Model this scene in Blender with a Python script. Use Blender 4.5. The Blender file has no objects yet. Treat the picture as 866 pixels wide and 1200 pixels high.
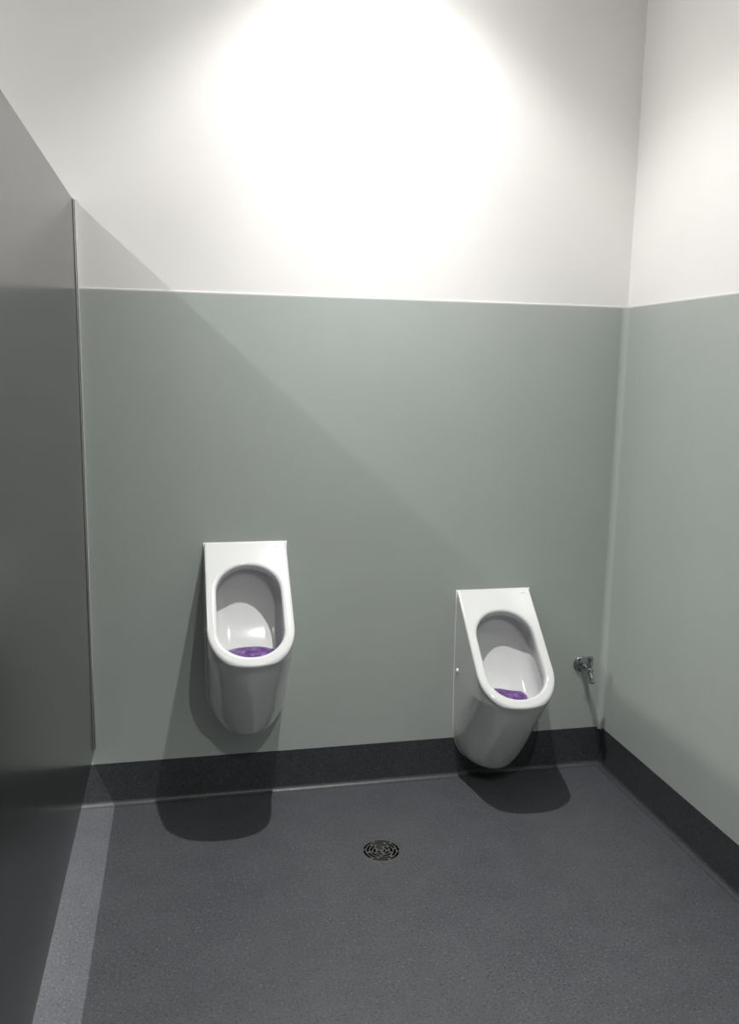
import bpy, bmesh, math
import numpy as np
from mathutils import Vector, Matrix

S = bpy.context.scene
COL = S.collection

# ------------------------------------------------------------------ camera
cam_d = bpy.data.cameras.new('camera')
cam = bpy.data.objects.new('camera', cam_d)
COL.objects.link(cam)
cam_d.sensor_fit = 'VERTICAL'
cam_d.sensor_height = 24.0
cam_d.sensor_width = 24.0 * 866 / 1200
cam_d.lens = 24.0 * 1007.8 / 1200
cam_d.clip_start = 0.02
Rv = Vector((0.97761758, -0.20967519, 0.01732551))
Uv = Vector((0.01772701, 0.16414899, 0.98627626))
Fv = Vector((0.20964163, 0.96389388, -0.16419186))
mw = Matrix.Identity(4)
for i in range(3):
    mw[i][0], mw[i][1], mw[i][2] = Rv[i], Uv[i], -Fv[i]
mw[0][3], mw[1][3], mw[2][3] = 0.34604, -3.13944, 1.63051
cam.matrix_world = mw
S.camera = cam

# ------------------------------------------------------------------ world + exposure
world = bpy.data.worlds.new('world')
S.world = world
world.use_nodes = True
world.node_tree.nodes['Background'].inputs['Color'].default_value = (0.5, 0.52, 0.55, 1)
world.node_tree.nodes['Background'].inputs['Strength'].default_value = 0.0
S.view_settings.view_transform = 'Standard'
S.view_settings.look = 'None'
S.view_settings.gamma = 1.0
S.view_settings.exposure = 3.30

# room size (x to the right, y towards the back wall, z up)
XR, XL, YF, ZC = 2.0414, -2.40, -4.90, 3.45
CLAD_TOP, SKIRT_TOP = 1.8796, 0.165
PART_TOP, PART_BOT = 2.1698, 0.2067

# ------------------------------------------------------------------ ceiling downlights (x, y, watts)
LAMPS = [(1.000, -0.59, 38.0), (1.000, -2.85, 44.0),
         (-1.385, -0.59, 88.0), (-1.385, -2.85, 62.0)]
LAMP_Z = 3.40
# luminous intensity against the cosine of the angle from straight down (a common reflector downlight)
PHOTOMETRY = [(0.15, 0.0), (0.30, 0.02), (0.48, 0.035), (0.59, 0.05), (0.66, 0.12), (0.74, 0.26), (0.83, 0.31), (0.92, 0.57), (1.0, 1.0)]
for lx, ly, w in LAMPS:
    ld = bpy.data.lights.new('downlight_lamp', 'POINT')
    ld.energy = w
    ld.color = (1.0, 0.99, 0.975)
    ld.shadow_soft_size = 0.024
    ld.use_nodes = True
    nt = ld.node_tree
    em = nt.nodes['Emission']
    tc = nt.nodes.new('ShaderNodeTexCoord')
    sx = nt.nodes.new('ShaderNodeSeparateXYZ')
    ng = nt.nodes.new('ShaderNodeMath'); ng.operation = 'MULTIPLY'; ng.inputs[1].default_value = -1.0
    cr = nt.nodes.new('ShaderNodeValToRGB')
    cr.color_ramp.interpolation = 'B_SPLINE'
    els = cr.color_ramp.elements
    els[0].position = PHOTOMETRY[0][0]; els[0].color = (0, 0, 0, 1)
    els[1].position = PHOTOMETRY[-1][0]; els[1].color = (1, 1, 1, 1)
    for p_, v_ in PHOTOMETRY[1:-1]:
        e_ = els.new(p_); e_.color = (v_, v_, v_, 1)
    nt.links.new(tc.outputs['Normal'], sx.inputs[0])
    nt.links.new(sx.outputs[2], ng.inputs[0])
    nt.links.new(ng.outputs[0], cr.inputs[0])
    nt.links.new(cr.outputs['Color'], em.inputs['Strength'])
    lo = bpy.data.objects.new('downlight_lamp', ld)
    lo.location = (lx, ly, LAMP_Z)
    COL.objects.link(lo)

# ------------------------------------------------------------------ helpers
def tag(o, label=None, cat=None, group=None, kind=None):
    if label: o['label'] = label
    if cat: o['category'] = cat
    if group: o['group'] = group
    if kind: o['kind'] = kind
    return o

def empty(name, loc, label, cat, group=None):
    o = bpy.data.objects.new(name, None)
    o.empty_display_size = 0.05
    o.location = loc
    COL.objects.link(o)
    return tag(o, label, cat, group)

def link_mesh(name, me, mat, parent=None, smooth=False):
    o = bpy.data.objects.new(name, me)
    if mat: me.materials.append(mat)
    if smooth:
        me.polygons.foreach_set('use_smooth', [True] * len(me.polygons))
    COL.objects.link(o)
    if parent: o.parent = parent
    return o

def from_bm(name, bm, mat, parent=None, smooth=False, angle=None):
    bmesh.ops.recalc_face_normals(bm, faces=bm.faces[:])
    me = bpy.data.meshes.new(name)
    bm.to_mesh(me); bm.free()
    o = link_mesh(name, me, mat, parent, smooth)
    if angle is not None:
        me.polygons.foreach_set('use_smooth', [True] * len(me.polygons))
        me.set_sharp_from_angle(angle=math.radians(angle))
    return o

def box(bm, x0, x1, y0, y1, z0, z1, bev=0.0, seg=2):
    vs = [bm.verts.new((x, y, z)) for x in (x0, x1) for y in (y0, y1) for z in (z0, z1)]
    fs = []
    for q in ((0, 1, 3, 2), (4, 6, 7, 5), (0, 4, 5, 1), (2, 3, 7, 6), (0, 2, 6, 4), (1, 5, 7, 3)):
        fs.append(bm.faces.new([vs[i] for i in q]))
    if bev:
        es = list({e for f in fs for e in f.edges})
        bmesh.ops.bevel(bm, geom=es, offset=bev, segments=seg, affect='EDGES', profile=0.5)

def lathe(bm, prof, origin=(0, 0, 0), axis=(0, 0, 1), n=32, cap0=True, cap1=True):
    """prof: list of (radius, height along axis)"""
    q = Vector((0, 0, 1)).rotation_difference(Vector(axis).normalized())
    rings = []
    for r, h in prof:
        if r < 1e-6:
            rings.append([bm.verts.new(Vector(origin) + q @ Vector((0, 0, h)))])
        else:
            rings.append([bm.verts.new(Vector(origin) + q @ Vector((r * math.cos(2 * math.pi * i / n),
                          r * math.sin(2 * math.pi * i / n), h))) for i in range(n)])
    for a, b in zip(rings, rings[1:]):
        for i in range(n):
            j = (i + 1) % n
            if len(a) == 1 and len(b) == 1: continue
            if len(a) == 1: bm.faces.new((a[0], b[i], b[j]))
            elif len(b) == 1: bm.faces.new((a[i], a[j], b[0]))
            else: bm.faces.new((a[i], a[j], b[j], b[i]))
    if cap0 and len(rings[0]) > 1: bm.faces.new(rings[0][::-1])
    if cap1 and len(rings[-1]) > 1: bm.faces.new(rings[-1])

def sweep(bm, pts, radii, n=20):
    pts = [Vector(p) for p in pts]
    rings = []
    side = None
    for i, p in enumerate(pts):
        t = (pts[min(i + 1, len(pts) - 1)] - pts[max(i - 1, 0)]).normalized()
        if side is None:
            side = t.cross(Vector((1, 0, 0)) if abs(t.x) < .9 else Vector((0, 0, 1))).normalized()
        side = (side - t * side.dot(t)).normalized()
        up = t.cross(side)
        r = radii[i] if isinstance(radii, (list, tuple)) else radii
        rings.append([bm.verts.new(p + (side * math.cos(2 * math.pi * k / n) + up * math.sin(2 * math.pi * k / n)) * r)
                      for k in range(n)])
    for a, b in zip(rings, rings[1:]):
        for k in range(n):
            bm.faces.new((a[k], a[(k + 1) % n], b[(k + 1) % n], b[k]))
    bm.faces.new(rings[0][::-1]); bm.faces.new(rings[-1])

def extrude_profile(bm, prof, axis, a, b):
    """prof: list of (u, z) closed outline. axis 'x': u=y ; axis 'y': u=x. a, b: extents (callable of (u, z) allowed for mitres)"""
    def pt(u, z, s):
        t = (a if s == 0 else b)
        t = t(u, z) if callable(t) else t
        return (t, u, z) if axis == 'x' else (u, t, z)
    r0 = [bm.verts.new(pt(u, z, 0)) for u, z in prof]
    r1 = [bm.verts.new(pt(u, z, 1)) for u, z in prof]
    n = len(prof)
    for i in range(n):
        j = (i + 1) % n
        bm.faces.new((r0[i], r0[j], r1[j], r1[i]))
    bm.faces.new(r0[::-1]); bm.faces.new(r1)

# ------------------------------------------------------------------ materials
def principled(name, color, rough=0.5, metal=0.0, spec=0.5, coat=0.0, coat_rough=0.05):
    m = bpy.data.materials.new(name)
    m.use_nodes = True
    nt = m.node_tree
    b = nt.nodes['Principled BSDF']
    b.inputs['Base Color'].default_value = (*color, 1)
    b.inputs['Roughness'].default_value = rough
    b.inputs['Metallic'].default_value = metal
    b.inputs['Specular IOR Level'].default_value = spec
    b.inputs['Coat Weight'].default_value = coat
    b.inputs['Coat Roughness'].default_value = coat_rough
    return m, nt, b

def add_noise(nt, scale, detail=3, rough=0.6, dist=0.0, mscale=None):
    tc = nt.nodes.new('ShaderNodeTexCoord')
    n = nt.nodes.new('ShaderNodeTexNoise')
    n.inputs['Scale'].default_value = scale
    n.inputs['Detail'].default_value = detail
    n.inputs['Roughness'].default_value = rough
    n.inputs['Distortion'].default_value = dist
    if mscale:
        mp = nt.nodes.new('ShaderNodeMapping')
        mp.inputs['Scale'].default_value = mscale
        nt.links.new(tc.outputs['Object'], mp.inputs['Vector'])
        nt.links.new(mp.outputs['Vector'], n.inputs['Vector'])
    else:
        nt.links.new(tc.outputs['Object'], n.inputs['Vector'])
    return n

def ramp(nt, src, stops, interp='LINEAR'):
    r = nt.nodes.new('ShaderNodeValToRGB')
    r.color_ramp.interpolation = interp
    els = r.color_ramp.elements
    els[0].position, els[0].color = stops[0][0], (*stops[0][1], 1)
    els[1].position, els[1].color = stops[-1][0], (*stops[-1][1], 1)
    for p, c in stops[1:-1]:
        e = els.new(p); e.color = (*c, 1)
    nt.links.new(src, r.inputs['Fac'])
    return r

def bump(nt, b, src, strength, dist=0.001):
    n = nt.nodes.new('ShaderNodeBump')
    n.inputs['Strength'].default_value = strength
    n.inputs['Distance'].default_value = dist
    nt.links.new(src, n.inputs['Height'])
    nt.links.new(n.outputs['Normal'], b.inputs['Normal'])

def mix(nt, a, b_, fac, mode='MIX'):
    m = nt.nodes.new('ShaderNodeMix')
    m.data_type = 'RGBA'; m.blend_type = mode
    for s, v in ((6, a), (7, b_)):
        if isinstance(v, tuple): m.inputs[s].default_value = (*v, 1)
        else: nt.links.new(v, m.inputs[s])
    if isinstance(fac, float): m.inputs[0].default_value = fac
    else: nt.links.new(fac, m.inputs[0])
    return m.outputs[2]

# painted plaster
M_PAINT, nt, b = principled('white_wall_paint', (0.80, 0.78, 0.755), 0.55, spec=0.35)
n1 = add_noise(nt, 2.2, 3)
r = ramp(nt, n1.outputs['Fac'], [(0.3, (0.845, 0.83, 0.81)), (0.7, (0.87, 0.855, 0.835))])
nt.links.new(r.outputs['Color'], b.inputs['Base Color'])
n2 = add_noise(nt, 420, 2)
bump(nt, b, n2.outputs['Fac'], 0.10, 0.0006)

M_CEIL, nt, b = principled('ceiling_paint', (0.85, 0.84, 0.82), 0.7, spec=0.3)

# green sheet cladding
M_GREEN, nt, b = principled('green_wall_sheet', (0.30, 0.335, 0.305), 0.36, spec=0.45)
n1 = add_noise(nt, 3.0, 4)
r = ramp(nt, n1.outputs['Fac'], [(0.3, (0.408, 0.444, 0.420)), (0.7, (0.428, 0.464, 0.440))])
nt.links.new(r.outputs['Color'], b.inputs['Base Color'])
n2 = add_noise(nt, 260, 2)
bump(nt, b, n2.outputs['Fac'], 0.10, 0.0005)

M_WELD, nt, b = principled('corner_weld_strip', (0.445, 0.482, 0.458), 0.3, spec=0.5)

# speckled safety vinyl
def vinyl(name, k):
    m, nt, b = principled(name, (0.075 * k, 0.076 * k, 0.082 * k), 0.42, spec=0.45)
    base = add_noise(nt, 7.0, 5, 0.65)
    r1 = ramp(nt, base.outputs['Fac'], [(0.3, (0.064 * k, 0.067 * k, 0.075 * k)), (0.7, (0.081 * k, 0.084 * k, 0.093 * k))])
    c = r1.outputs['Color']
    for sc, lo, hi, col, w in ((150, 0.57, 0.67, (0.022, 0.023, 0.027), 0.8),
                               (120, 0.62, 0.70, (0.15, 0.148, 0.145), 0.65),
                               (95, 0.63, 0.72, (0.085, 0.088, 0.125), 0.6),
                               (300, 0.56, 0.72, (0.14, 0.14, 0.145), 0.45)):
        nn = add_noise(nt, sc, 1, 0.5, mscale=(1, 1, 1 + sc * 0.001))
        rr = ramp(nt, nn.outputs['Fac'], [(lo, (0, 0, 0)), (hi, (w, w, w))])
        c = mix(nt, c, tuple(v * k for v in col), rr.outputs['Color'])
    nt.links.new(c, b.inputs['Base Color'])
    nb = add_noise(nt, 520, 2)
    bump(nt, b, nb.outputs['Fac'], 0.22, 0.0007)
    return m
M_FLOOR = vinyl('speckled_floor_vinyl', 0.86)
M_SKIRT = vinyl('shaded_speckled_skirting_vinyl', 0.62)  # same vinyl as the floor, shade of the upright face darkened into its colour

# grey laminate partition
M_LAM, nt, b = principled('grey_partition_laminate', (0.034, 0.035, 0.034), 0.20, spec=0.5)
b.inputs['IOR'].default_value = 1.85
n1 = add_noise(nt, 5.0, 3)
r = ramp(nt, n1.outputs['Fac'], [(0.3, (0.031, 0.032, 0.031)), (0.7, (0.036, 0.037, 0.036))])
nt.links.new(r.outputs['Color'], b.inputs['Base Color'])
M_ALU, nt, b = principled('satin_aluminium', (0.62, 0.62, 0.62), 0.32, metal=0.9)

# glazed ceramic
M_CER, nt, b = principled('white_glazed_ceramic', (0.64, 0.652, 0.645), 0.09, spec=0.5, coat=0.5, coat_rough=0.06)
M_SEAL, nt, b = principled('white_silicone', (0.74, 0.74, 0.72), 0.35)
M_SEAL2, nt, b = principled('grey_silicone', (0.48, 0.48, 0.48), 0.4)
M_CAP, nt, b = principled('white_plastic', (0.82, 0.82, 0.80), 0.25)
M_MARK, nt, b = principled('grey_print', (0.42, 0.42, 0.43), 0.4)

# purple gel screen
M_GEL, nt, b = principled('purple_gel', (0.20, 0.085, 0.36), 0.28, spec=0.5)
b.inputs['Subsurface Radius'].default_value = (0.4, 0.25, 0.6)
b.inputs['Subsurface Scale'].default_value = 0.01
n1 = add_noise(nt, 34, 3)
r = ramp(nt, n1.outputs['Fac'], [(0.3, (0.055, 0.026, 0.105)), (0.5, (0.115, 0.052, 0.20)), (0.70, (0.25, 0.16, 0.34))])
nt.links.new(r.outputs['Color'], b.inputs['Base Color'])
M_GEL2, nt, b = principled('pale_purple_gel', (0.28, 0.16, 0.40), 0.25, spec=0.6)

M_CHROME, nt, b = principled('chrome', (0.42, 0.43, 0.445), 0.08, metal=1.0)
M_STEEL, nt, b = principled('worn_stainless_steel', (0.135, 0.137, 0.135), 0.36, metal=0.6)
n1 = add_noise(nt, 60, 4)
r = ramp(nt, n1.outputs['Fac'], [(0.3, (0.28,) * 3), (0.7, (0.5,) * 3)])
nt.links.new(r.outputs['Color'], b.inputs['Roughness'])
M_DARK, nt, b = principled('dark_drain_interior', (0.004, 0.004, 0.004), 0.6)
M_BLACK, nt, b = principled('black_rubber', (0.02, 0.02, 0.02), 0.5)

M_LENS, nt, b = principled('lamp_lens', (0.9, 0.9, 0.9), 0.4)
b.inputs['Emission Color'].default_value = (1.0, 0.97, 0.94, 1)
b.inputs['Emission Strength'].default_value = 6.0

# ------------------------------------------------------------------ room shell
def struct(name, bm, mat, parent=None):
    o = from_bm(name, bm, mat, parent)
    o['kind'] = 'structure'
    return o

T = 0.12
# floor with a round hole for the drain
DX, DY, DR = 0.984, -0.492, 0.0765
bm = bmesh.new()
n = 64
ring = [bm.verts.new((DX + DR * math.cos(2 * math.pi * i / n), DY + DR * math.sin(2 * math.pi * i / n), 0)) for i in range(n)]
h = 0.2
def sq(i):
    a = 2 * math.pi * i / n
    c, s_ = math.cos(a), math.sin(a)
    m_ = max(abs(c), abs(s_))
    return (DX + h * c / m_, DY + h * s_ / m_, 0)
sqv = [bm.verts.new(sq(i)) for i in range(n)]
for i in range(n):
    j = (i + 1) % n
    bm.faces.new((ring[i], ring[j], sqv[j], sqv[i]))
def quad(bm, pts):
    bm.faces.new([bm.verts.new(p) for p in pts])
x0, x1, y0, y1 = XL, XR, YF, 0.0
quad(bm, [(x0, y0, 0), (DX - h, y0, 0), (DX - h, y1, 0), (x0, y1, 0)])
quad(bm, [(DX + h, y0, 0), (x1, y0, 0), (x1, y1, 0), (DX + h, y1, 0)])
quad(bm, [(DX - h, y0, 0), (DX + h, y0, 0), (DX + h, DY - h, 0), (DX - h, DY - h, 0)])
quad(bm, [(DX - h, DY + h, 0), (DX + h, DY + h, 0), (DX + h, y1, 0), (DX - h, y1, 0)])
low = [bm.verts.new((v.co.x, v.co.y, -0.012)) for v in ring]
for i in range(n):
    j = (i + 1) % n
    bm.faces.new((ring[j], ring[i], low[i], low[j]))
me = bpy.data.meshes.new('floor'); bm.to_mesh(me); bm.free()
floor = link_mesh('floor', me, M_FLOOR)
floor['kind'] = 'structure'

bm = bmesh.new(); box(bm, XL - T, XR + T, 0.0, T, -0.05, ZC)
wall_back = struct('wall_back', bm, M_PAINT)
bm = bmesh.new(); box(bm, XR, XR + T, YF, 0.0, -0.05, ZC)
wall_right = struct('wall_right', bm, M_PAINT)
bm = bmesh.new(); box(bm, XL - T, XL, YF, 0.0, -0.05, ZC)
wall_left = struct('wall_left', bm, M_PAINT)
bm = bmesh.new(); box(bm, XL - T, XR + T, YF - T, YF, -0.05, ZC)
wall_front = struct('wall_front', bm, M_PAINT)
bm = bmesh.new(); box(bm, XL - T, XR + T, YF - T, T, ZC, ZC + 0.1)
struct('ceiling', bm, M_CEIL)

# green sheet cladding on the walls, with a slim edge catching light on top
CT = 0.003
bm = bmesh.new(); box(bm, XL, XR - 0.014, -CT, 0, SKIRT_TOP - 0.01, CLAD_TOP, 0.0008, 1)
from_bm('cladding_sheet', bm, M_GREEN, wall_back)
bm = bmesh.new(); box(bm, XR - CT, XR, YF, -0.014, SKIRT_TOP - 0.01, CLAD_TOP, 0.0008, 1)
from_bm('cladding_sheet', bm, M_GREEN, wall_right)
bm = bmesh.new(); box(bm, XL, XL + CT, YF, -CT, SKIRT_TOP - 0.01, CLAD_TOP, 0.0008, 1)
from_bm('cladding_sheet', bm, M_GREEN, wall_left)
bm = bmesh.new(); box(bm, XL + CT, XR - CT, YF, YF + CT, SKIRT_TOP - 0.01, CLAD_TOP, 0.0008, 1)
from_bm('cladding_sheet', bm, M_GREEN, wall_front)
# sealed joint line above the cladding
bm = bmesh.new(); box(bm, XL, XR - CT, -0.0027, 0, CLAD_TOP, CLAD_TOP + 0.006, 0.001, 2)
from_bm('cap_strip', bm, M_SEAL, wall_back)
bm = bmesh.new(); box(bm, XR - 0.0027, XR, YF, -CT, CLAD_TOP, CLAD_TOP + 0.006, 0.001, 2)
from_bm('cap_strip', bm, M_SEAL, wall_right)
# coved internal corner of the sheet
RC = 0.022
prof = []
for i in range(9):
    a = math.pi / 2 * i / 8
    prof.append((XR - CT - RC + RC * math.sin(a), -CT - RC + RC * math.cos(a)))
bm = bmesh.new()
r0, r1 = [], []
outl = prof + [(XR, -CT - RC), (XR, 0), (XR - CT - RC, 0)]
for (x, y) in outl:
    r0.append(bm.verts.new((x, y, SKIRT_TOP - 0.01))); r1.append(bm.verts.new((x, y, CLAD_TOP)))
for i in range(len(outl)):
    j = (i + 1) % len(outl)
    bm.faces.new((r0[i], r0[j], r1[j], r1[i]))
bm.faces.new(r1); bm.faces.new(r0[::-1])
o = from_bm('corner_cove', bm, M_WELD, wall_right, angle=40)
# welded seam in the right wall sheet, a hand's breadth from the corner
bm = bmesh.new(); box(bm, XR - CT - 0.0006, XR - CT + 0.0004, -0.1315, -0.1275, SKIRT_TOP, CLAD_TOP)
from_bm('weld_seam', bm, M_WELD, wall_right)

# coved vinyl skirting
def skirt_profile(sign):
    ts, rc = 0.0042, 0.018
    p = [(0, SKIRT_TOP), (sign * (ts - .001), SKIRT_TOP), (sign * ts, SKIRT_TOP - .001)]
    for i in range(9):
        a = math.pi / 2 * i / 8
        p.append((sign * (ts + rc - rc * math.cos(a)), 0.0012 + rc - rc * math.sin(a)))
    p += [(sign * (ts + rc + 0.006), 0.0), (0, 0.0)]
    return p
bm = bmesh.new()
extrude_profile(bm, skirt_profile(-1), 'x', XL, lambda u, z: XR + u)
struct('baseboard_back', bm, M_SKIRT)
bm = bmesh.new()
pr = [(XR + u, z) for u, z in skirt_profile(-1)]
extrude_profile(bm, pr, 'y', YF, lambda u, z: (u - XR))
struct('baseboard_right', bm, M_SKIRT)
bm = bmesh.new()
pr = [(XL + u, z) for u, z in skirt_profile(1)]
extrude_profile(bm, pr, 'y', YF, -0.004)
struct('baseboard_left', bm, M_SKIRT)
bm = bmesh.new()
pr = [(YF + u, z) for u, z in skirt_profile(1)]
extrude_profile(bm, pr, 'x', XL, XR)
struct('baseboard_front', bm, M_SKIRT)
for nme in ('baseboard_back', 'baseboard_right', 'baseboard_left', 'baseboard_front'):
    me = bpy.data.objects[nme].data
    me.polygons.foreach_set('use_smooth', [True] * len(me.polygons))
    me.set_sharp_from_angle(angle=math.radians(35))

# ------------------------------------------------------------------ partition
PY0, PY1 = -3.3, -0.0035
part = empty('toilet_partition', (0, PY1, PART_BOT),
             'dark grey laminate partition panel on the left, hung clear of the floor', 'partition')
def local(o, root):
    o.matrix_parent_inverse = root.matrix_world.inverted() if False else Matrix.Translation(-root.location)
    return o
bm = bmesh.new(); box(bm, -0.020, 0.0, PY0, PY1 - 0.004, PART_BOT, PART_TOP, 0.0015, 2)
local(from_bm('panel', bm, M_LAM, part), part)
bm = bmesh.new()
# slim U channel fixing the panel to the wall (two lips and a web)
box(bm, 0.0004, 0.0035, PY1 - 0.020, PY1, PART_BOT + 0.02, PART_TOP, 0.0006, 1)
box(bm, -0.0235, -0.0204, PY1 - 0.020, PY1, PART_BOT + 0.02, PART_TOP, 0.0006, 1)
box(bm, -0.0235, 0.0035, PY1 - 0.0034, PY1, PART_BOT + 0.02, PART_TOP)
local(from_bm('wall_channel', bm, M_ALU, part), part)
bm = bmesh.new()
sweep(bm, [(0.0058, -0.0030, PART_BOT + 0.02 + k * (PART_TOP - PART_BOT - 0.02) / 6) for k in range(7)], 0.0026, 10)
local(from_bm('sealant_bead', bm, M_SEAL2, part, smooth=True), part)
for py in (-1.55, -3.15):
    bm = bmesh.new()
    lathe(bm, [(0.028, 0), (0.028, 0.006), (0.010, 0.010), (0.010, PART_BOT - 0.004), (0.016, PART_BOT)], (-0.010, py, 0.0), n=24)
    fo = local(from_bm('support_foot', bm, M_ALU, part, angle=40), part)

# ------------------------------------------------------------------ urinal (implicit surface -> surface net)
A_HALF, D_LIP, SL = 0.150, 0.380, 0.93
SN = math.hypot(1.0, SL)
def smax(a, b_, k):
    h_ = np.maximum(k - np.abs(a - b_), 0) / k
    return np.maximum(a, b_) + h_ * h_ * k * 0.25
def smin(a, b_, k):
    return -smax(-a, -b_, k)
def plan(x, d, z, shrink=0.0):
    t = np.clip((-0.352 - z) / 0.366, 0, 1)
    dep = -(z + SL * d) / SN
    D = D_LIP - 0.009 * np.clip((dep - 0.011) / 0.007, 0, 1) - 0.245 * t ** 1.10 - shrink
    a = A_HALF - 0.006 * t - shrink
    q = np.clip((-0.55 - z) / 0.180, 0, 1)
    a = a * (1 - q ** 2.4) ** (1 / 2.4) + 1e-4
    bb = np.minimum(D, 0.116 + (D - 0.116) * np.clip(np.maximum(t * 1.25, (dep - 0.012) * 2.2), 0, 1))
    nn = 2.12 - 0.08 * t
    v = np.maximum(d - (D - bb), 0) / bb
    f = ((np.abs(x) / a) ** nn + v ** nn) ** (1 / nn) - 1
    return f * np.minimum(0.12, a)
def field(P):
    x, d, z = P[..., 0], P[..., 1], P[..., 2]
    slope = (z + SL * d) / SN
    outer = smax(plan(x, d, z), slope, 0.008)
    outer = smax(outer, -z - 0.718, 0.030)
    outer = smax(outer, -d, 0.004)
    outer = smax(outer, z + 0.004, 0.006)
    s = (d - SL * z) / SN
    dep = -slope
    def stadium(off):
        w = 0.1135 + off
        st, sb = 0.112 + 0.1135, 0.480 - 0.104
        v = np.maximum(s - sb, 0) / (0.104 + off) + np.maximum(st - s, 0) / w
        nn = 2.06
        return ((np.abs(x) / w) ** nn + v ** nn) ** (1 / nn) * w - w
    mouth = np.maximum(stadium(0.0), dep - 0.036)
    bowl = smax(plan(x, d, z, 0.015), -(dep - 0.030), 0.004)
    bowl = smax(bowl, stadium(0.026), 0.006)
    bowl = smax(bowl, smax(0.036 + 1.15 * np.clip(-z - 0.17, 0, 1) ** 1.6 - d, -z - 0.455, 0.06),
                0.012 + 0.055 * np.clip((-z - 0.13) / 0.1, 0, 1))
    cav = smin(mouth, bowl, 0.003)
    return smax(outer, -cav, 0.014)

def surface_net(fn, lo, hi, step):
    lo = np.array(lo); hi = np.array(hi)
    N = np.ceil((hi - lo) / step).astype(int) + 1
    ax = [lo[i] + step * np.arange(N[i]) for i in range(3)]
    G = np.stack(np.meshgrid(*ax, indexing='ij'), -1)
    F = fn(G)
    neg = F < 0
    C = N - 1
    acc = np.zeros((*C, 3)); cnt = np.zeros(C)
    offs = [(i, j, k) for i in (0, 1) for j in (0, 1) for k in (0, 1)]
    def sub(A, o): return A[o[0]:o[0] + C[0], o[1]:o[1] + C[1], o[2]:o[2] + C[2]]
    for o in offs:
        for a in range(3):
            if o[a]: continue
            o2 = list(o); o2[a] = 1
            f0, f1 = sub(F, o), sub(F, o2)
            cr = sub(neg, o) != sub(neg, o2)
            t = np.where(cr, f0 / np.where(cr, f0 - f1, 1), 0)
            for c in range(3):
                acc[..., c] += np.where(cr, o[c] + (t if c == a else 0), 0)
            cnt += cr
    act = cnt > 0
    idx = -np.ones(C, int)
    idx[act] = np.arange(act.sum())
    ijk = np.argwhere(act)
    V = lo + step * (ijk + acc[act] / cnt[act][:, None])
    faces = []
    for a in range(3):
        b_, c_ = (a + 1) % 3, (a + 2) % 3
        sl0 = [slice(None)] * 3; sl1 = [slice(None)] * 3
        sl0[a] = slice(0, N[a] - 1); sl1[a] = slice(1, N[a])
        cr = neg[tuple(sl0)] != neg[tuple(sl1)]
        e = np.argwhere(cr)
        e = e[(e[:, b_] > 0) & (e[:, c_] > 0) & (e[:, b_] < C[b_]) & (e[:, c_] < C[c_])]
        inside0 = neg[e[:, 0], e[:, 1], e[:, 2]]
        def g(db, dc):
            q = e.copy(); q[:, b_] -= db; q[:, c_] -= dc
            return idx[q[:, 0], q[:, 1], q[:, 2]]
        Q = np.stack([g(1, 1), g(0, 1), g(0, 0), g(1, 0)], 1)
        Q[~inside0] = Q[~inside0][:, ::-1]
        faces.append(Q)
    Fq = np.concatenate(faces)
    eps = 4e-4
    for it in range(4):
        f0 = fn(V)
        g_ = np.stack([(fn(V + eps * np.eye(3)[i]) - fn(V - eps * np.eye(3)[i])) / (2 * eps) for i in range(3)], -1)
        st = f0 / np.maximum((g_ ** 2).sum(-1), 0.05)
        mv = -g_ * st[:, None]
        ln = np.linalg.norm(mv, axis=1, keepdims=True)
        V = V + mv * np.minimum(1, step * 0.5 / np.maximum(ln, 1e-9))
    return V, Fq

V, Fq = surface_net(field, (-0.1575, -0.006, -0.730), (0.1575, 0.390, 0.010), 0.0035)
me_body = bpy.data.meshes.new('ceramic_body')
V2 = V.copy(); V2[:, 1] = -V[:, 1]          # depth grows towards the camera
me_body.from_pydata([tuple(v) for v in V2], [], [tuple(int(i) for i in q[::-1]) for q in Fq])
me_body.validate(); me_body.update()

def half_width(z):
    t = min(max((-0.352 - z) / 0.366, 0), 1)
    a = A_HALF - 0.006 * t
    q = min(max((-0.55 - z) / 0.180, 0), 1)
    return a * (1 - q ** 2.4) ** (1 / 2.4)

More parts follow.
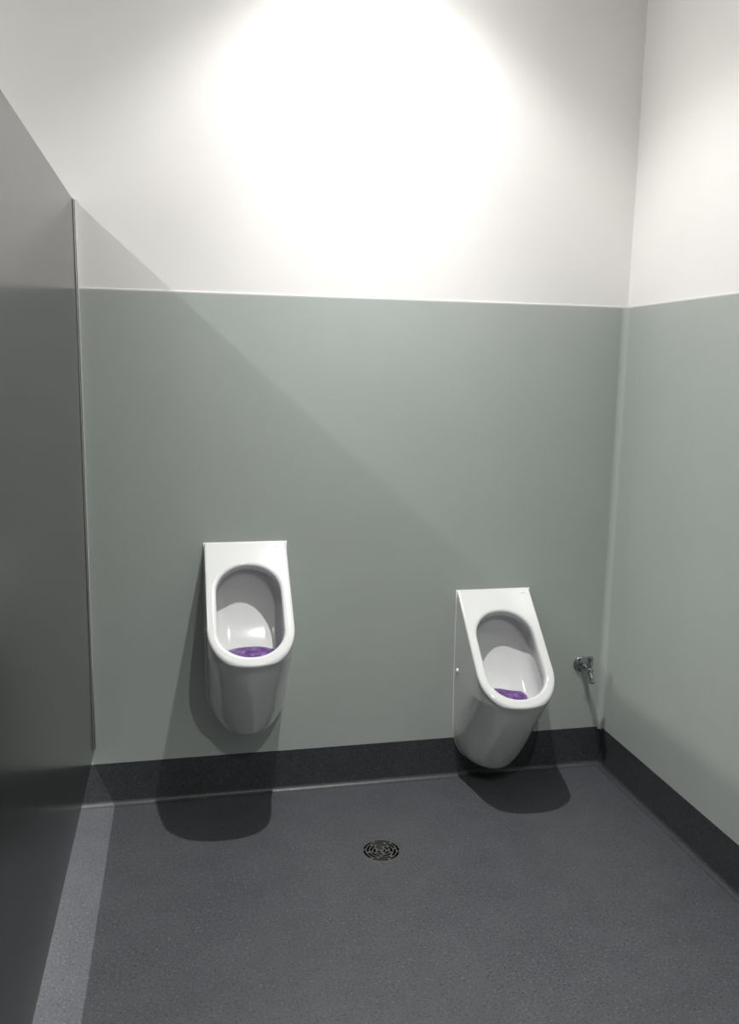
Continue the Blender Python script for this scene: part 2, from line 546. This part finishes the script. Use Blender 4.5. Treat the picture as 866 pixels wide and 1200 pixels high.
def make_urinal(label):
    root = empty('urinal', (0, 0, 0), label, 'urinal', 'urinals on the back wall')
    link_mesh('ceramic_body', me_body, M_CER, root, True)
    # silicone line where the ceramic meets the wall
    bm = bmesh.new()
    path = []
    zs = [-0.006] + [-0.05 * i for i in range(1, 11)] + [-0.53, -0.56, -0.59, -0.62, -0.645, -0.665, -0.68, -0.695, -0.706, -0.714]
    for z in zs: path.append((-half_width(z) * 1.0 - 0.0004, -0.0012, z))
    path.append((0, -0.0012, -0.7185))
    for z in reversed(zs): path.append((half_width(z) + 0.0004, -0.0012, z))
    sweep(bm, path, 0.0026, 8)
    from_bm('sealant_bead', bm, M_SEAL, root, smooth=True)
    for s in (-1, 1):
        bm = bmesh.new()
        lathe(bm, [(0.0095, -0.004), (0.0095, 0.002), (0.0085, 0.0045), (0.005, 0.0062), (0, 0.0068)],
              (s * (A_HALF - 0.0005), -0.044, -0.322), (s, 0, 0), 24)
        from_bm('screw_cap', bm, M_CAP, root, smooth=True)
    # small faint grey maker's mark near the top right corner of the front
    bm = bmesh.new()
    def sp(x, s, off=0.0007):       # point on the sloping front
        return Vector((x, -s / SN, -SL * s / SN)) + Vector((0, -SL, 1)) / SN * off
    def stroke(x0_, s0, x1_, s1, w=0.0010):
        p0, p1 = Vector((x0_, s0)), Vector((x1_, s1))
        t = (p1 - p0).normalized(); q = Vector((-t.y, t.x)) * w / 2
        cs = [p0 - q, p1 - q, p1 + q, p0 + q]
        top = [bm.verts.new(sp(c.x, c.y, 0.0009)) for c in cs]
        bot = [bm.verts.new(sp(c.x, c.y, -0.0006)) for c in cs]
        bm.faces.new(top); bm.faces.new(bot[::-1])
        for i in range(4):
            bm.faces.new((top[i], bot[i], bot[(i + 1) % 4], top[(i + 1) % 4]))
    for k in range(5):
        xx = 0.106 + k * 0.0048
        stroke(xx, 0.030, xx, 0.0345)
        stroke(xx, 0.0345 if k % 2 else 0.030, xx + 0.003, 0.0345 if k % 2 else 0.030)
    from_bm('maker_mark', bm, M_MARK, root)
    return root

def copy_tree(o, parent=None):
    c = o.copy(); COL.objects.link(c)
    if parent: c.parent = parent
    for ch in list(o.children): copy_tree(ch, c)
    return c

UL, UR = (0.561, 1.000), (1.535, 0.785)
u1 = make_urinal('white glazed urinal mounted higher, nearer the grey partition')
u2 = copy_tree(u1)
u1.location = (UL[0], -0.0034, UL[1])
u2.location = (UR[0], -0.0034, UR[1])
u2['label'] = 'white glazed urinal mounted lower, beside the wall tap'

# ------------------------------------------------------------------ purple screens lying in the bowls
def gel_mat(label, origin, loc, tilt_x, tilt_y, rot, seed, fold, gap=0.005):
    root = empty('urinal_screen', loc, label, 'urinal screen', 'purple screens in the urinals')
    R0 = 0.092
    def hgt(x, y):
        r2 = (x * x + y * y) / (R0 * R0)
        u = x * math.cos(rot) + y * math.sin(rot)
        return y * math.tan(tilt_x) - x * math.tan(tilt_y) + 0.007 * (1 - (x / R0) ** 2) - 0.005 + fold * (0.006 * math.sin(u * 38 + seed) + 0.003 * math.sin((x - y) * 60 + seed * 2))
    # how far the bowl lets the sheet reach in each direction (seen from the urinal's own origin)
    bx, bd, bz = loc[0] - origin[0], -loc[1] - 0.0034, loc[2] - origin[1]
    rr_ = np.linspace(0.03, 0.12, 91)
    FIT = []
    for k in range(128):
        a = 2 * math.pi * k / 128
        ok = np.ones(len(rr_), bool)
        for dz in (-0.008, 0.0, 0.008):
            P = np.stack([bx + rr_ * math.cos(a), bd - rr_ * math.sin(a), np.array([bz + dz + hgt(q * math.cos(a), q * math.sin(a)) for q in rr_])], -1)
            ok &= field(P) > gap
        bad = np.where(~ok)[0]
        FIT.append(float(rr_[bad[0] - 1]) if len(bad) and bad[0] > 0 else (0.03 if len(bad) else 0.12))
    def rad(a):     # lightly eight-sided outline
        k = round(a / (2 * math.pi) * 128) % 128
        return min(R0 * (1 + 0.022 * math.cos(8 * (a - rot)) + 0.012 * math.sin(3 * a + seed)), FIT[k])
    NR, NA = 26, 128
    bm = bmesh.new()
    top, bot = [], []
    for i in range(NR + 1):
        tr, br = [], []
        for j in range(NA):
            a = 2 * math.pi * j / NA
            r_ = rad(a) * (0.02 + 0.98 * i / NR)
            x, y = r_ * math.cos(a), r_ * math.sin(a)
            z = hgt(x, y)
            u = x * math.cos(rot + .5) + y * math.sin(rot + .5)
            rib = 0.0023 * math.sin(u * 2 * math.pi / 0.0105) * (1 if x > -0.02 else 0.4) * min(1, (NR - i) / 2)
            tr.append(bm.verts.new((x, y, z + 0.0022 + rib)))
            br.append(bm.verts.new((x, y, z - 0.0022)))
        top.append(tr); bot.append(br)
    for i in range(NR):
        for j in range(NA):
            k = (j + 1) % NA
            bm.faces.new((top[i][j], top[i + 1][j], top[i + 1][k], top[i][k]))
            bm.faces.new((bot[i][j], bot[i][k], bot[i + 1][k], bot[i + 1][j]))
    for j in range(NA):
        k = (j + 1) % NA
        bm.faces.new((top[NR][j], bot[NR][j], bot[NR][k], top[NR][k]))
    bm.faces.new(top[0]); bm.faces.new(bot[0][::-1])
    from_bm('gel_sheet', bm, M_GEL, root, smooth=True)
    # raised border
    bm = bmesh.new()
    ring_ = []
    for j in range(NA):
        a = 2 * math.pi * j / NA
        r_ = rad(a) * 0.985
        x, y = r_ * math.cos(a), r_ * math.sin(a)
        c = Vector((x, y, hgt(x, y) + 0.0012)); rd = Vector((math.cos(a), math.sin(a), 0))
        ring_.append([bm.verts.new(c + rd * 0.003 * math.cos(t) + Vector((0, 0, 0.0028 * math.sin(t))))
                      for t in [2 * math.pi * q / 8 for q in range(8)]])
    for j in range(NA):
        for q in range(8):
            bm.faces.new((ring_[j][q], ring_[(j + 1) % NA][q], ring_[(j + 1) % NA][(q + 1) % 8], ring_[j][(q + 1) % 8]))
    from_bm('border', bm, M_GEL, root, smooth=True)
    # short anti-splash bristles
    bm = bmesh.new()
    st = 0.0105
    for i in range(-8, 9):
        for j in range(-8, 9):
            x, y = (i + 0.5 * (j % 2)) * st, j * st * 0.866
            if math.hypot(x, y) > min(R0, rad(math.atan2(y, x))) * 0.88: continue
            z = hgt(x, y) + 0.0018
            b0 = [bm.verts.new((x + 0.0013 * math.cos(t), y + 0.0013 * math.sin(t), z)) for t in [math.pi / 2.5 * q for q in range(5)]]
            hh = 0.0032
            tp = bm.verts.new((x + 0.0006 * math.sin(i * 7.1 + j), y + 0.0006 * math.cos(i + j * 3.3), z + hh))
            for q in range(5): bm.faces.new((b0[q], b0[(q + 1) % 5], tp))
            bm.faces.new(b0[::-1])
    o = from_bm('bristles', bm, M_GEL2, root)
    o['kind'] = 'stuff'
    return root

gel_mat('purple ribbed gel screen in the bowl of the higher urinal', UL, (UL[0] + 0.006, -0.192, UL[1] - 0.376),
        math.radians(4), math.radians(0), 0.3, 1.0, 0.25)
gel_mat('crumpled purple gel screen in the bowl of the lower urinal', UR, (UR[0] - 0.006, -0.190, UR[1] - 0.376),
        math.radians(1), math.radians(4), 0.9, 2.4, 0.45, 0.005)

# ------------------------------------------------------------------ wall tap
TX, TZ = 1.9325, 0.4445
tap = empty('wall_tap', (TX, -0.003, TZ), 'small chrome hose tap on a round wall plate', 'tap')
def tp(name, bm, mat, parent=tap, angle=40):
    return from_bm(name, bm, mat, parent, angle=angle)
bm = bmesh.new()
lathe(bm, [(0.0335, 0), (0.0335, 0.003), (0.0320, 0.0052), (0.024, 0.0085), (0.0165, 0.0105), (0.0150, 0.013)], (0, 0, 0), (0, -1, 0), 48)
tp('wall_plate', bm, M_CHROME)
bm = bmesh.new()
lathe(bm, [(0.0098, 0.010), (0.0098, 0.030), (0.0118, 0.032), (0.0118, 0.040), (0.0096, 0.042), (0.0096, 0.062),
           (0.0125, 0.066), (0.0138, 0.074), (0.0138, 0.084), (0.0120, 0.090), (0.006, 0.094), (0, 0.095)], (0, 0, 0), (0, -1, 0), 32)
lathe(bm, [(0.0105, -0.002), (0.0105, 0.016), (0.0088, 0.018), (0.0088, 0.024)], (0, -0.078, 0), (0, 0, 1), 32)
tp('tap_body', bm, M_CHROME)
bm = bmesh.new()
sweep(bm, [(0, -0.080, -0.004), (0, -0.088, -0.014), (0, -0.096, -0.023), (0, -0.101, -0.029), (0, -0.104, -0.034), (0, -0.105, -0.038)],
      [0.0115, 0.0112, 0.0105, 0.0098, 0.0092, 0.0090], 24)
sp_ = tp('spout', bm, M_CHROME)
bm = bmesh.new()
lathe(bm, [(0.009, 0), (0.0128, -0.0015), (0.0134, -0.004), (0.0134, -0.008), (0.0115, -0.010), (0.0095, -0.010), (0.0095, -0.004), (0, -0.004)],
      (0, -0.105, -0.034), (0, 0, 1), 24, cap0=False, cap1=False)
tp('nozzle', bm, M_CHROME, sp_)
bm = bmesh.new()
hp = [(0.0085, 0.020), (0.0138, 0.0225), (0.0140, 0.030), (0.0122, 0.034), (0.0120, 0.044), (0.0140, 0.047), (0.0138, 0.0535), (0.008, 0.056), (0, 0.0565)]
lathe(bm, hp, (0, -0.078, 0), (0, 0, 1), 32, cap0=True)
hd = tp('handle', bm, M_CHROME)

# ------------------------------------------------------------------ floor drain
dr = empty('floor_drain', (DX, DY, 0), 'round steel floor drain with ring-shaped slots in the dark vinyl', 'drain')
bm = bmesh.new()
lathe(bm, [(0.0765, -0.006), (0.0765, 0.0004), (0.0755, 0.0007), (0.0695, 0.0006), (0.0690, -0.006)], (0, 0, 0), n=72, cap0=False, cap1=False)
from_bm('flange', bm, M_STEEL, dr, angle=40)
bm = bmesh.new()
lathe(bm, [(0.0764, -0.007), (0.0690, -0.008), (0.067, -0.05), (0.05, -0.07), (0, -0.07)], (0, 0, 0), n=48, cap0=False)
from_bm('sump', bm, M_DARK, dr, smooth=True)
bm = bmesh.new()
def arc_plate(r0_, r1_, a0, a1, z0=-0.004, z1=0.0006):
    k = max(2, int((a1 - a0) / 0.11))
    rows = []
    for i in range(k + 1):
        a = a0 + (a1 - a0) * i / k
        c, s_ = math.cos(a), math.sin(a)
        rows.append([bm.verts.new((r0_ * c, r0_ * s_, z0)), bm.verts.new((r1_ * c, r1_ * s_, z0)),
                     bm.verts.new((r1_ * c, r1_ * s_, z1)), bm.verts.new((r0_ * c, r0_ * s_, z1))])
    for a, b_ in zip(rows, rows[1:]):
        for q in range(4):
            bm.faces.new((a[q], a[(q + 1) % 4], b_[(q + 1) % 4], b_[q]))
    bm.faces.new(rows[0][::-1]); bm.faces.new(rows[-1])
solid = [(0.0, 0.0075), (0.0155, 0.0193), (0.0275, 0.0310), (0.0390, 0.0425), (0.0508, 0.0543), (0.0625, 0.0688)]
for r0_, r1_ in solid:
    arc_plate(max(r0_, 0.0002), r1_, 0, 2 * math.pi)
slots = [(a[1], b_[0]) for a, b_ in zip(solid, solid[1:])]
for q, (r0_, r1_) in enumerate(slots):
    nb = 6 if q > 2 else (5 if q else 3)
    wb = 0.0085
    for k in range(nb):
        ac = 2 * math.pi * (k + (0.35 if q % 2 else 0.0)) / nb + 0.62 + 0.04 * q
        ha = wb / 2 / ((r0_ + r1_) / 2)
        arc_plate(r0_ - 0.0008, r1_ + 0.0008, ac - ha, ac + ha, -0.0038, 0.0005)
from_bm('grate', bm, M_STEEL, dr, angle=30)

# ------------------------------------------------------------------ ceiling downlight fittings (above the frame)
where = ['in the ceiling over the two urinals', 'in the ceiling further from the urinals', 'in the ceiling at the back of the space beyond the partition', 'in the ceiling at the front of the space beyond the partition']
for (lx, ly, w), wh in zip(LAMPS, where):
    f = empty('ceiling_downlight', (lx, ly, ZC), 'round white recessed downlight ' + wh, 'ceiling light', 'ceiling downlights')
    bm = bmesh.new()
    lathe(bm, [(0.060, -0.0), (0.060, -0.003), (0.056, -0.006), (0.044, -0.006), (0.042, -0.0)], (0, 0, 0), n=48, cap0=False, cap1=False)
    from_bm('trim_ring', bm, M_CAP, f, smooth=True)
    bm = bmesh.new()
    lathe(bm, [(0, -0.0025), (0.042, -0.0025), (0.042, -0.0005), (0, -0.0005)], (0, 0, 0), n=48)
    from_bm('lens', bm, M_LENS, f)
